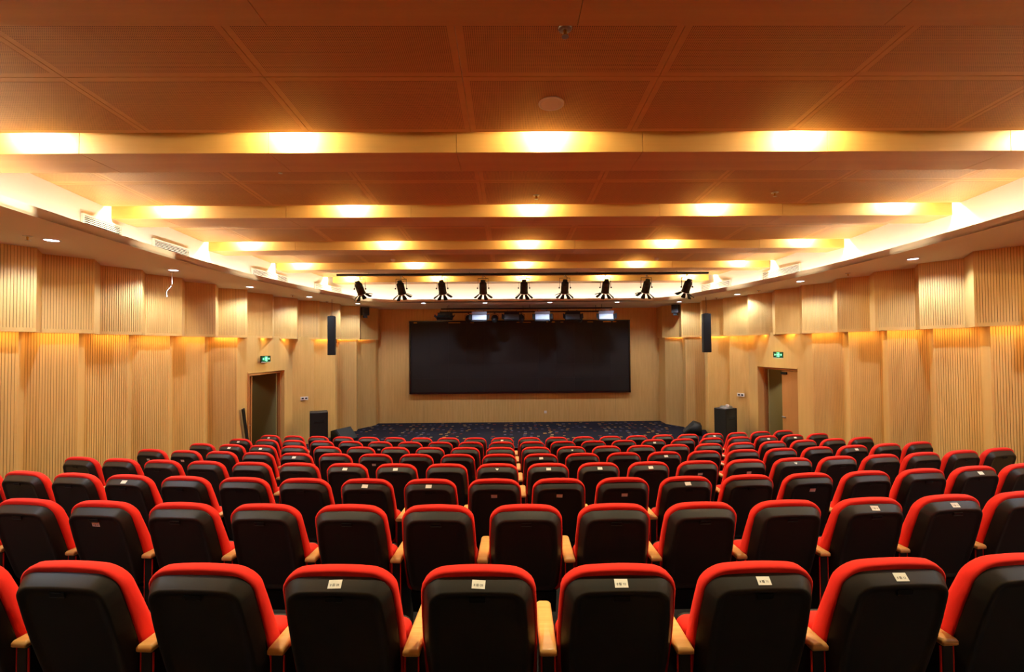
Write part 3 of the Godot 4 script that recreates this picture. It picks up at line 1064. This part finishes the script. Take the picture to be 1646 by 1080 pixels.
func column_speaker(x: float, turn: float, label: String) -> void:
	var t := thing("column_speaker", Vector3(x, 2.66, -12.4), label, "speaker", "", turn)
	put(t, "cabinet", bevel_box(Vector3(0.205, 1.07, 0.24), 0.012), M.black, Transform3D(Basis.IDENTITY, Vector3(0, 0.535, 0)))
	put(t, "front_grille", bevel_box(Vector3(0.185, 1.04, 0.02), 0.006), M.grille_black, Transform3D(Basis.IDENTITY, Vector3(0, 0.535, 0.122)))
	for y in [0.28, 0.80]:
		for s in [-1.0, 1.0]:
			put(t, "side_bolt", lathe_mesh([[0.0, 0.0], [0.014, 0.0], [0.014, 0.012], [0.0, 0.012]], 10), M.dark_steel, Transform3D(Basis(Vector3(0, 0, 1), -s * PI / 2), Vector3(s * 0.1, y, 0.0)))
	put(t, "hanging_plate", box_mesh(-0.05, 0.05, 1.07, 1.085, -0.06, 0.06), M.dark_steel)
	var st := begin()
	tube(st, [Vector3(0, 1.08, 0), Vector3(0.005, 1.3, 0), Vector3(0, SOFFIT - 2.66, 0)], 0.006, 6)
	put(t, "hanging_cable", done(st), M.black)

func subwoofer(at: Vector3, turn: float, label: String, two_slots: bool) -> void:
	var t := thing("subwoofer", at, label, "speaker", "", turn)
	put(t, "cabinet", bevel_box(Vector3(0.45, 0.96, 0.38), 0.012), M.black, Transform3D(Basis.IDENTITY, Vector3(0, 0.48, 0)))
	for y in ([0.70, 0.12] if two_slots else [0.72]):
		put(t, "port_slot", box_mesh(-0.12, 0.13, y - 0.028, y + 0.028, 0.188, 0.192), M.grille_black)
		put(t, "slot_lip", box_mesh(-0.12, 0.13, y - 0.036, y - 0.030, 0.188, 0.196), M.black_gloss)
	for s in [-1.0, 1.0]:
		for z in [-1.0, 1.0]:
			put(t, "foot", box_mesh(s * 0.16 - 0.02, s * 0.16 + 0.02, -0.001, 0.01, z * 0.13 - 0.02, z * 0.13 + 0.02), M.grille_black)

func wedge(at: Vector3, turn: float, label: String) -> void:
	var t := thing("wedge_monitor", at, label, "speaker", "", turn)
	var st := begin()
	# section in (z, y), extruded across
	var sec := PackedVector2Array([Vector2(-0.24, 0.0), Vector2(0.24, 0.0), Vector2(0.26, 0.05), Vector2(-0.05, 0.36), Vector2(-0.24, 0.30)])
	var tmp := begin()
	prism(tmp, sec, -0.28, 0.28)
	st.append_from(tmp.commit(), 0, Transform3D(Basis(Vector3(0, 0, 1), Vector3(1, 0, 0), Vector3(0, 1, 0)), Vector3.ZERO))
	put(t, "cabinet", done(st), M.black)
	var n := Vector3(0, 0.31, 0.31).normalized()
	put(t, "front_grille", bevel_box(Vector3(0.52, 0.40, 0.012), 0.003), mat(Color(0.10, 0.11, 0.12), 0.7), Transform3D(Basis(Vector3.RIGHT, n.cross(Vector3.RIGHT) * -1.0, n), Vector3(0, 0.208, 0.108)))

func wall_speaker(x: float, z: float, turn: float, label: String) -> void:
	var t := thing("wall_speaker", Vector3(x, 3.86, z), label, "speaker", "", turn)
	var st := begin()
	prism(st, PackedVector2Array([Vector2(-0.13, -0.10), Vector2(0.13, -0.10), Vector2(0.10, 0.10), Vector2(-0.10, 0.10)]), 0.04, 0.30)
	put(t, "cabinet", done(st), M.black)
	st = begin()
	prism(st, PackedVector2Array([Vector2(-0.07, -0.08), Vector2(0.07, -0.08), Vector2(0.05, 0.05), Vector2(-0.05, 0.05)]), -0.04, 0.04)
	put(t, "tapered_base", done(st), M.black)
	put(t, "wall_bracket", box_mesh(-0.03, 0.03, 0.10, 0.2, -0.26, -0.09), M.dark_steel)

func light_pipes() -> void:
	var hang := func(t: Node3D, xs: Array, up_to: float) -> void:
		for x in xs:
			var st := begin()
			tube(st, [Vector3(x, 0, 0), Vector3(x, up_to, 0)], 0.008, 6)
			put(t, "hanger_rod", done(st), M.dark_steel)
	var st := begin()
	tube(st, [Vector3(-4.83, 0, 0), Vector3(4.83, 0, 0)], 0.03, 12)
	var t := thing("lighting_pipe", Vector3(0.0, 4.745, -11.6), "long black lighting pipe carrying nine spotlights under the ceiling", "pipe")
	put(t, "pipe", done(st), M.black)
	hang.call(t, [-4.0, -1.4, 1.4, 4.0], 0.21)
	st = begin()
	tube(st, [Vector3(-2.55, 0, 0), Vector3(2.95, 0, 0)], 0.024, 10)
	t = thing("lighting_pipe", Vector3(0, 4.072, -14.35), "thin dark pipe under the stage soffit holding the flat panel lights", "pipe")
	put(t, "pipe", done(st), M.black)
	hang.call(t, [-2.3, 0.3, 2.6], SOFFIT - 4.072)
	st = begin()
	tube(st, [Vector3(-2.65, 0, 0), Vector3(2.8, 0, 0)], 0.024, 10)
	t = thing("lighting_pipe", Vector3(0, 3.995, -14.75), "thin dark pipe under the stage soffit holding the round can lights", "pipe")
	put(t, "pipe", done(st), M.black)
	hang.call(t, [-2.4, 0.1, 2.5], SOFFIT - 3.995)

func spotlights() -> void:
	var body := lathe_mesh([[0.0, 0.30], [0.05, 0.30], [0.085, 0.26], [0.095, 0.25], [0.095, 0.18], [0.088, 0.175], [0.098, 0.17], [0.098, 0.02], [0.105, 0.018], [0.105, -0.02], [0.09, -0.02], [0.09, 0.0], [0.0, 0.01]], 20)
	var ring := lathe_mesh([[0.088, -0.02], [0.112, -0.02], [0.112, -0.032], [0.088, -0.032], [0.088, -0.02]], 20)
	# one leaf of the flared shutter: a bent trapezium
	var st := begin()
	st.set_smooth_group(-1)
	for s in [0.0, 0.003]:
		pass
	var leaf_pts := PackedVector2Array([Vector2(-0.026, 0.0), Vector2(0.026, 0.0), Vector2(0.056, 0.13), Vector2(0.044, 0.17), Vector2(-0.044, 0.17), Vector2(-0.056, 0.13)])
	prism(st, leaf_pts, -0.0015, 0.0015)
	var leaf := done(st)
	var yoke_st := begin()
	bx(yoke_st, -0.135, 0.135, 0.245, 0.255, -0.015, 0.015)
	bx(yoke_st, -0.137, -0.131, -0.02, 0.255, -0.015, 0.015)
	bx(yoke_st, 0.131, 0.137, -0.02, 0.255, -0.015, 0.015)
	var yoke := done(yoke_st)
	var knob := lathe_mesh([[0.0, 0.0], [0.02, 0.0], [0.022, 0.02], [0.018, 0.032], [0.0, 0.032]], 10)
	var clamp_st := begin()
	tube(clamp_st, [Vector3(0, 0.0, 0.03), Vector3(0, 0.02, 0.0), Vector3(0, 0.0, -0.03), Vector3(0, -0.03, 0.0)], 0.009, 6)
	bx(clamp_st, -0.014, 0.014, -0.03, 0.012, -0.014, 0.014)
	var clamp_ := done(clamp_st)
	var px := [578.0, 645.0, 709.0, 774.0, 840.0, 906.0, 970.0, 1039.0, 1105.0]
	var side_tilt := [14.0, 7.0, 4.0, 0.0, 0.0, 0.0, -3.0, -7.0, -11.0]
	for k in 9:
		var x: float = -4.23 + 1.0615 * k
		var word: String = ORD[k]
		var t := thing("stage_spotlight", Vector3(x, 4.38, -11.6), "black spotlight with flared shutter leaves, %s from the wire side" % word, "spotlight", "spotlights on the long pipe")
		put(t, "yoke", yoke, M.black)
		put(t, "clamp", clamp_, M.steel, Transform3D(Basis.IDENTITY, Vector3(0, 0.305, 0)))
		var turn := Basis(Vector3(0, 0, 1), deg_to_rad(side_tilt[k])) * Basis(Vector3.RIGHT, deg_to_rad(24.0))
		var xf := Transform3D(turn, turn * Vector3(0, -0.12, 0))
		var b := put(t, "lamp_housing", body, M.dark_steel if k % 3 == 0 else M.black, xf)
		put(b, "rear_fins", lathe_mesh([[0.0, 0.335], [0.055, 0.335], [0.062, 0.325], [0.05, 0.318], [0.062, 0.31], [0.06, 0.298], [0.0, 0.298]], 16), M.black)
		put(t, "front_ring", ring, M.steel, xf)
		for s in [-1.0, 1.0]:
			put(t, "tilt_knob", knob, M.black, Transform3D(Basis(Vector3(0, 0, 1), -s * PI / 2), Vector3(s * 0.13, 0.0, 0)))
		for j in 8:
			var a := TAU * (j + 0.5) / 8.0
			var out := Vector3(cos(a), 0, sin(a))
			var flare := deg_to_rad(57.0 + 6.0 * sin(j * 2.1 + k))
			var dirn := out * sin(flare) - Vector3.UP * cos(flare)
			var across := Vector3(-sin(a), 0, cos(a))
			var lb := Basis(across, dirn.cross(across), dirn)
			put(t, "shutter_leaf", leaf, M.black, xf * Transform3D(lb, out * 0.105 + Vector3(0, -0.03, 0)))
		var cs := begin()
		tube(cs, [Vector3(0.02, 0.325, -0.02), Vector3(0.07, 0.28, -0.06), Vector3(0.06, 0.2, -0.09), turn * Vector3(0.0, 0.19, -0.03)], 0.006, 6)
		put(t, "power_cable", done(cs), M.black)

func stage_panels() -> void:
	var word := ["first", "second", "third", "fourth", "fifth", "sixth"]
	var xs := [-2.43, -1.32, -0.28, 0.70, 1.68, 2.75]
	var tilt := [-62.0, -12.0, -20.0, -10.0, -22.0, -14.0]
	for k in 6:
		var bright: bool = k % 2 == 1
		var t := thing("panel_light", Vector3(xs[k], 3.80, -14.35), "flat panel light with %s face above the screen, %s from wire side" % ["a pale" if bright or k == 0 else "a dull grey", word[k]], "stage light", "flat panel lights above the screen")
		var b := Basis(Vector3.RIGHT, deg_to_rad(tilt[k]))
		put(t, "housing", bevel_box(Vector3(0.50, 0.21, 0.10), 0.01), M.black, Transform3D(b, Vector3(0, 0, -0.05)))
		put(t, "diffuser", bevel_box(Vector3(0.45, 0.17, 0.008), 0.002), M.diffuser if bright or k == 0 else M.diffuser_dim, Transform3D(b, b * Vector3(0, 0, 0.004)))
		for s in [-1.0, 1.0]:
			put(t, "barn_door", bevel_box(Vector3(0.006, 0.17, 0.12), 0.001), M.black, Transform3D(b * Basis(Vector3.UP, s * 0.7), b * Vector3(s * 0.285, 0, 0.035)))
			put(t, "yoke_arm", box_mesh(s * 0.14 - 0.008, s * 0.14 + 0.008, 0.0, 0.235, -0.06, -0.045), M.dark_steel)
		put(t, "barn_door", bevel_box(Vector3(0.48, 0.006, 0.13), 0.001), M.diffuser if bright else M.black, Transform3D(b * Basis(Vector3.RIGHT, -0.55), b * Vector3(0, 0.125, 0.045)))
		put(t, "barn_door", bevel_box(Vector3(0.48, 0.006, 0.13), 0.001), M.black, Transform3D(b * Basis(Vector3.RIGHT, 0.55), b * Vector3(0, -0.125, 0.045)))
		put(t, "yoke_bar", box_mesh(-0.15, 0.15, 0.223, 0.235, -0.06, 0.0), M.steel)
		put(t, "clamp", box_mesh(-0.02, 0.02, 0.223, 0.247, -0.03, 0.03), M.steel)
	var cans := [-1.70, -0.84, 0.03, 0.98, 3.1]
	var body := lathe_mesh([[0.0, -0.17], [0.05, -0.165], [0.085, -0.13], [0.10, -0.06], [0.11, 0.0], [0.11, 0.12], [0.10, 0.12], [0.10, 0.02], [0.0, 0.02]], 18)
	for k in 5:
		var x: float = cans[k] if k < 4 else 1.95
		var t := thing("can_light", Vector3(x, 3.76, -14.75), "round black can light above the screen, %s from the wire side" % word[k], "stage light", "round can lights above the screen")
		put(t, "lamp_can", body, M.black, Transform3D(Basis(Vector3.RIGHT, deg_to_rad(-62.0)), Vector3.ZERO))
		var st := begin()
		tube(st, [Vector3(-0.12, 0, 0), Vector3(-0.12, 0.14, 0), Vector3(0, 0.185, 0), Vector3(0.12, 0.14, 0), Vector3(0.12, 0, 0)], 0.007, 6)
		put(t, "yoke", done(st), M.black)
		put(t, "clamp", box_mesh(-0.015, 0.015, 0.175, 0.21, -0.03, 0.03), M.dark_steel)


# ---------------------------------------------------------------- small fittings
func exit_sign(side: int) -> void:
	var label := "green running-man exit sign above the %s" % ("dark open doorway" if side < 0 else "half-closed double door")
	var t := thing("exit_sign", Vector3(side * 6.36, 2.60, -11.05 if side < 0 else -11.15), label, "exit sign", "", -side * (PI / 2 - 0.085))
	put(t, "case", bevel_box(Vector3(0.37, 0.165, 0.03), 0.004), M.black_gloss, Transform3D(Basis.IDENTITY, Vector3(0, 0.0, 0.0)))
	put(t, "sign_panel", bevel_box(Vector3(0.35, 0.13, 0.004), 0.001), M.sign_dark, Transform3D(Basis.IDENTITY, Vector3(0, 0.008, 0.016)))
	put(t, "lower_strip", bevel_box(Vector3(0.36, 0.012, 0.006), 0.001), M.white, Transform3D(Basis.IDENTITY, Vector3(0, -0.072, 0.016)))
	# doorway with a running figure, and an arrow on either side
	var st := begin()
	var f := 0.0195
	for q in [[-0.045, 0.008, 0.007, 0.10, 0.0], [0.045, 0.008, 0.007, 0.10, 0.0], [0.0, 0.057, 0.097, 0.007, 0.0], [0.0, 0.012, 0.017, 0.042, -0.25], [-0.014, -0.022, 0.011, 0.042, -0.55], [0.014, -0.020, 0.011, 0.042, 0.6], [0.024, -0.044, 0.026, 0.009, 0.2], [-0.02, 0.018, 0.034, 0.009, 0.6], [0.022, 0.016, 0.034, 0.009, -0.5]]:
		box(st, Vector3(q[2], q[3], 0.003), Transform3D(Basis(Vector3(0, 0, 1), q[4]), Vector3(q[0], q[1], f)))
	tube(st, [Vector3(0.008, 0.042, f - 0.002), Vector3(0.008, 0.042, f + 0.002)], 0.011, 10)
	put(t, "running_figure_sign", done(st), M.sign_green)
	for s in [-1.0, 1.0]:
		st = begin()
		box(st, Vector3(0.05, 0.012, 0.003), Transform3D(Basis.IDENTITY, Vector3(s * 0.095, 0.008, f)))
		for r in [-1.0, 1.0]:
			box(st, Vector3(0.036, 0.012, 0.003), Transform3D(Basis(Vector3(0, 0, 1), r * s * 0.75), Vector3(s * 0.118, 0.008 - r * 0.010, f)))
		put(t, "arrow_sign", done(st), M.sign_green)
	var l := OmniLight3D.new()
	l.name = "light"
	t.add_child(l)
	l.position = Vector3(0, 0, 0.05)
	l.light_color = Color(0.20, 1.0, 0.58)
	l.light_energy = 0.01
	l.light_size = 0.05
	l.omni_range = 20.0
	l.omni_attenuation = 2.0
	l.shadow_enabled = true

func grilles() -> void:
	# [side, depth at the rear end, depth at the stage end, top]
	var n := 0
	for q in [[-1, 5.95, 6.62, 4.69], [-1, 7.25, 8.1, 4.67], [-1, 9.95, 11.3, 4.66], [-1, 12.45, 13.5, 4.66], [1, 9.85, 11.15, 4.67], [1, 12.35, 13.45, 4.68]]:
		var s: float = q[0]
		var a := Vector3(s * (cove_half(q[1]) - 0.002), 0, -q[1])
		var b := Vector3(s * (cove_half(q[2]) - 0.002), 0, -q[2])
		var m := (a + b) / 2.0
		var dir := (b - a).normalized() * -s
		var inward := Vector3.UP.cross(dir) * -1.0
		if inward.x * s > 0.0:
			inward = -inward
		var len_ := a.distance_to(b)
		var h := 0.27
		# the wall bows, so the grille stands out at its middle
		m += inward * 0.02
		var basis_ := Basis(Vector3.UP.cross(inward).normalized(), Vector3.UP, inward)
		var t := thing("air_grille", Vector3(m.x, q[3] - h, m.z), "white louvred cove grille, %s from the back, %s" % [ORD[n if s < 0 else n - 4], "dangling-wire side" if s < 0 else "opposite the dangling wire"], "air grille")
		t.basis = basis_
		n += 1
		put(t, "backing", box_mesh(-len_ / 2, len_ / 2, 0, h, -0.03, -0.02), M.grille_black)
		var st := begin()
		bx(st, -len_ / 2, len_ / 2, h - 0.02, h, -0.02, 0.012)
		bx(st, -len_ / 2, len_ / 2, 0, 0.02, -0.02, 0.012)
		bx(st, -len_ / 2, -len_ / 2 + 0.02, 0.02, h - 0.02, -0.02, 0.012)
		bx(st, len_ / 2 - 0.02, len_ / 2, 0.02, h - 0.02, -0.02, 0.012)
		put(t, "frame", done(st), M.plaster)
		for k in 9:
			put(t, "louvre", bevel_box(Vector3(len_ - 0.04, 0.010, 0.02), 0.001), M.plaster, Transform3D(Basis(Vector3.RIGHT, 0.25), Vector3(0, 0.037 + 0.0245 * k, -0.004)))

func sprinkler(at: Vector3, label: String, group: String) -> void:
	var t := thing("sprinkler", at, label, "sprinkler", group)
	put(t, "rosette", lathe_mesh([[0.0, -0.002], [0.02, -0.012], [0.042, -0.008], [0.046, 0.0], [0.0, 0.0]], 16), M.steel)
	put(t, "stem", lathe_mesh([[0.0, -0.05], [0.010, -0.05], [0.012, -0.012], [0.0, -0.012]], 10), M.brass)
	put(t, "deflector", lathe_mesh([[0.0, -0.056], [0.024, -0.056], [0.024, -0.053], [0.0, -0.050]], 12), M.steel)

func fittings() -> void:
	for side in [-1, 1]:
		exit_sign(side)
	grilles()
	var slope := func(d0: float, d1: float, d: float) -> float: return PANEL_LOW + 0.085 / 1.59 * (d1 - d)
	sprinkler(Vector3(-0.03, slope.call(2.57, 4.16, 2.88) - 0.003, -2.88), "brass and steel sprinkler head in the drilled ceiling over the back rows", "ceiling sprinklers")
	sprinkler(Vector3(-0.02, slope.call(4.75, 6.33, 5.98) - 0.003, -5.98), "sprinkler head in the ceiling in front of the middle lamp of the second slot", "ceiling sprinklers")
	sprinkler(Vector3(3.17, slope.call(4.75, 6.33, 5.92) - 0.003, -5.92), "sprinkler head in the ceiling off the middle, away from the wire side", "ceiling sprinklers")
	sprinkler(Vector3(-3.03, slope.call(4.75, 6.33, 5.16) - 0.003, -5.16), "sprinkler head in the ceiling close behind a beam, on the wire side", "ceiling sprinklers")
	var n := 0
	for q in [[-5.95, 5.2], [-5.81, 11.27], [-5.6, 12.9], [5.97, 8.31], [5.75, 10.9], [5.5, 12.6]]:
		sprinkler(Vector3(q[0], SOFFIT, -q[1]), "sprinkler head under the side soffit, %s from the back, %s" % [ORD[n % 3], "wire side" if q[0] < 0 else "opposite the wire"], "soffit sprinklers")
		n += 1
	for x in [-3.07, 3.08]:
		var t := thing("smoke_detector", Vector3(x, slope.call(9.11, 10.71, 10.4) - 0.004, -10.4), "cream smoke detector on the ceiling before the fourth lamp slot, %s" % ("wire side" if x < 0 else "away from the wire side"), "smoke detector")
		put(t, "base", lathe_mesh([[0.0, 0.004], [0.055, 0.004], [0.055, -0.012], [0.0, -0.012]], 18), M.white)
		put(t, "sensor_head", lathe_mesh([[0.0, -0.05], [0.028, -0.05], [0.045, -0.036], [0.048, -0.012], [0.0, -0.012]], 18), M.white)
	var y: float = slope.call(2.57, 4.16, 3.71) - 0.002
	var sp := thing("ceiling_speaker", Vector3(-0.04, y, -3.71), "round flat white loudspeaker set in the drilled ceiling", "speaker")
	put(sp, "rim", lathe_mesh([[0.085, -0.006], [0.098, -0.010], [0.107, -0.006], [0.108, 0.002], [0.085, 0.002]], 28), M.white)
	put(sp, "grille", lathe_mesh([[0.0, -0.007], [0.06, -0.0068], [0.086, -0.005], [0.086, 0.0], [0.0, 0.0]], 28), M.soffit)
	# switch plates beside the doors
	for side in [-1, 1]:
		var t := thing("switch_plate", Vector3(side * 6.09, 1.46, -12.56 if side < 0 else -12.5), "white double switch plate on the oak wall beside the %s" % ("dark open doorway" if side < 0 else "half-closed double door"), "switch", "", -side * 0.95 if side > 0 else 0.66)
		put(t, "plate", bevel_box(Vector3(0.20, 0.095, 0.012), 0.003), M.white)
		for s in [-1.0, 1.0]:
			put(t, "rocker", bevel_box(Vector3(0.055, 0.04, 0.008), 0.002), M.ink, Transform3D(Basis.IDENTITY, Vector3(s * 0.045, 0.0, 0.007)))
	var so := thing("wall_socket", Vector3(0.90, 0.525, WALL_Z + 0.006), "small white socket on the stage wall under the screen", "socket")
	put(so, "plate", bevel_box(Vector3(0.09, 0.09, 0.012), 0.003), M.white)
	put(so, "outlet", bevel_box(Vector3(0.05, 0.05, 0.006), 0.002), M.soffit, Transform3D(Basis.IDENTITY, Vector3(0, 0, 0.007)))
	# wire hanging out of the soffit
	var w := thing("dangling_wire", Vector3(-6.20, SOFFIT, -7.76), "thin white wire dangling from the soffit beside a downlight", "wire")
	var st := begin()
	tube(st, [Vector3(0, 0.005, 0), Vector3(0.0, -0.10, 0), Vector3(0.004, -0.20, 0), Vector3(-0.01, -0.25, 0.01), Vector3(-0.05, -0.315, 0.03), Vector3(-0.066, -0.355, 0.035), Vector3(-0.06, -0.41, 0.035)], 0.006, 6)
	put(w, "wire", done(st), M.white)
	put(w, "wire_end", lathe_mesh([[0.0, 0.0], [0.010, 0.004], [0.010, 0.03], [0.0, 0.034]], 8), M.white, Transform3D(Basis.IDENTITY, Vector3(-0.06, -0.435, 0.035)))
	put(w, "hole_cover", lathe_mesh([[0.0, -0.004], [0.03, -0.003], [0.034, 0.0], [0.0, 0.0]], 14), M.dark_steel)
	# board leaning beside the doorway
	var le := thing("leaning_board", Vector3(-6.42, 0.0, -10.42), "dark narrow board leaning against the wall beside the open doorway", "board")
	put(le, "board", bevel_box(Vector3(0.03, 1.52, 0.09), 0.004), M.dark_steel, Transform3D(Basis(Vector3.RIGHT, deg_to_rad(11.0)) * Basis(Vector3(0, 0, 1), 0.02), Vector3(0.0, 0.756, 0.02)))
	# corridor lamps
	for side in [-1, 1]:
		var t := thing("corridor_lamp", Vector3(side * 8.4, 2.9, -11.1), "round ceiling lamp in the corridor behind the %s" % ("dark open doorway" if side < 0 else "half-closed double door"), "lamp")
		put(t, "base", lathe_mesh([[0.0, 0.0], [0.16, 0.0], [0.16, -0.03], [0.0, -0.03]], 20), M.white)
		put(t, "lamp_cover", lathe_mesh([[0.0, -0.07], [0.10, -0.065], [0.145, -0.03], [0.0, -0.03]], 20), glow(Color(1.0, 0.95, 0.82), 2.0))
		spot(t, Vector3(0, -0.08, 0), Color(1.0, 0.95, 0.80), 5.0 if side > 0 else 0.9, 85.0, 0.1, 0.5)


func _ready() -> void:
	# camera: level lens, turned a little and rolled as in the photograph
	var cam := Camera3D.new()
	cam.name = "camera"
	add_child(cam)
	cam.transform = Transform3D(Basis(Vector3(0.99992465, -0.00749817, 0.00971965), Vector3(0.00729446, 0.99975647, 0.02082783), Vector3(-0.00987346, -0.02075536, 0.99973583)), Vector3(-0.42, 2.894, 0.0))
	cam.fov = 73.7398
	cam.near = 0.05
	cam.far = 60.0
	cam.current = true
	var env := Environment.new()
	env.background_mode = Environment.BG_COLOR
	env.background_color = Color.BLACK
	env.tonemap_mode = Environment.TONE_MAPPER_LINEAR
	env.tonemap_exposure = EXPOSURE
	env.sdfgi_enabled = true
	env.ssao_enabled = true
	env.ssil_enabled = true
	var we := WorldEnvironment.new()
	we.name = "environment"
	we.environment = env
	add_child(we)

	make_materials()
	# the room
	shell()
	for side in [-1, 1]:
		side_wall(side)
		doors(side)
	floors()
	ceiling()
	# what lights it
	beam_lamps()
	cove_lights()
	for side in [-1, 1]:
		strip_lights(side)
	downlights()
	# what stands in it
	seats()
	led_screen()
	column_speaker(-5.27, 0.30, "tall black column speaker hanging from the soffit on the wire side")
	column_speaker(5.11, -0.22, "tall black column speaker hanging from the soffit on the side opposite the wire")
	subwoofer(Vector3(-5.56, STAGE, -12.25), 0.42, "black subwoofer with one slot standing beside a wedge monitor, bare on top", false)
	subwoofer(Vector3(5.53, STAGE, -12.25), 0.46, "black subwoofer with two slots and a silver cable reel on top", true)
	wedge(Vector3(-5.16, STAGE, -13.05), 1.1, "black wedge monitor lying beside the subwoofer on the wire side")
	wedge(Vector3(5.15, STAGE, -13.55), -1.9, "black wedge monitor lying on the stage carpet near the reel-topped subwoofer")
	var reel := thing("cable_reel", Vector3(5.55, STAGE + 0.96, -12.24), "flat silver cable coil lying on top of a subwoofer", "cable reel")
	var st := begin()
	for k in 3:
		lathe(st, [[0.155 - 0.012 * k, 0.012 + 0.016 * k], [0.165 - 0.012 * k, 0.002 + 0.016 * k], [0.175 - 0.012 * k, 0.012 + 0.016 * k], [0.165 - 0.012 * k, 0.022 + 0.016 * k], [0.155 - 0.012 * k, 0.012 + 0.016 * k]], 24, Transform3D.IDENTITY, true)
	put(reel, "coil", done(st), M.steel)
	put(reel, "plug", bevel_box(Vector3(0.07, 0.06, 0.05), 0.008), M.white, Transform3D(Basis.IDENTITY, Vector3(-0.02, 0.075, 0.10)))
	wall_speaker(-5.02, -14.55, 0.5, "small black wall speaker high in the corner on the wire side")
	wall_speaker(4.98, -14.35, -0.5, "small black wall speaker high in the corner opposite the wire side")
	light_pipes()
	spotlights()
	stage_panels()
	fittings()
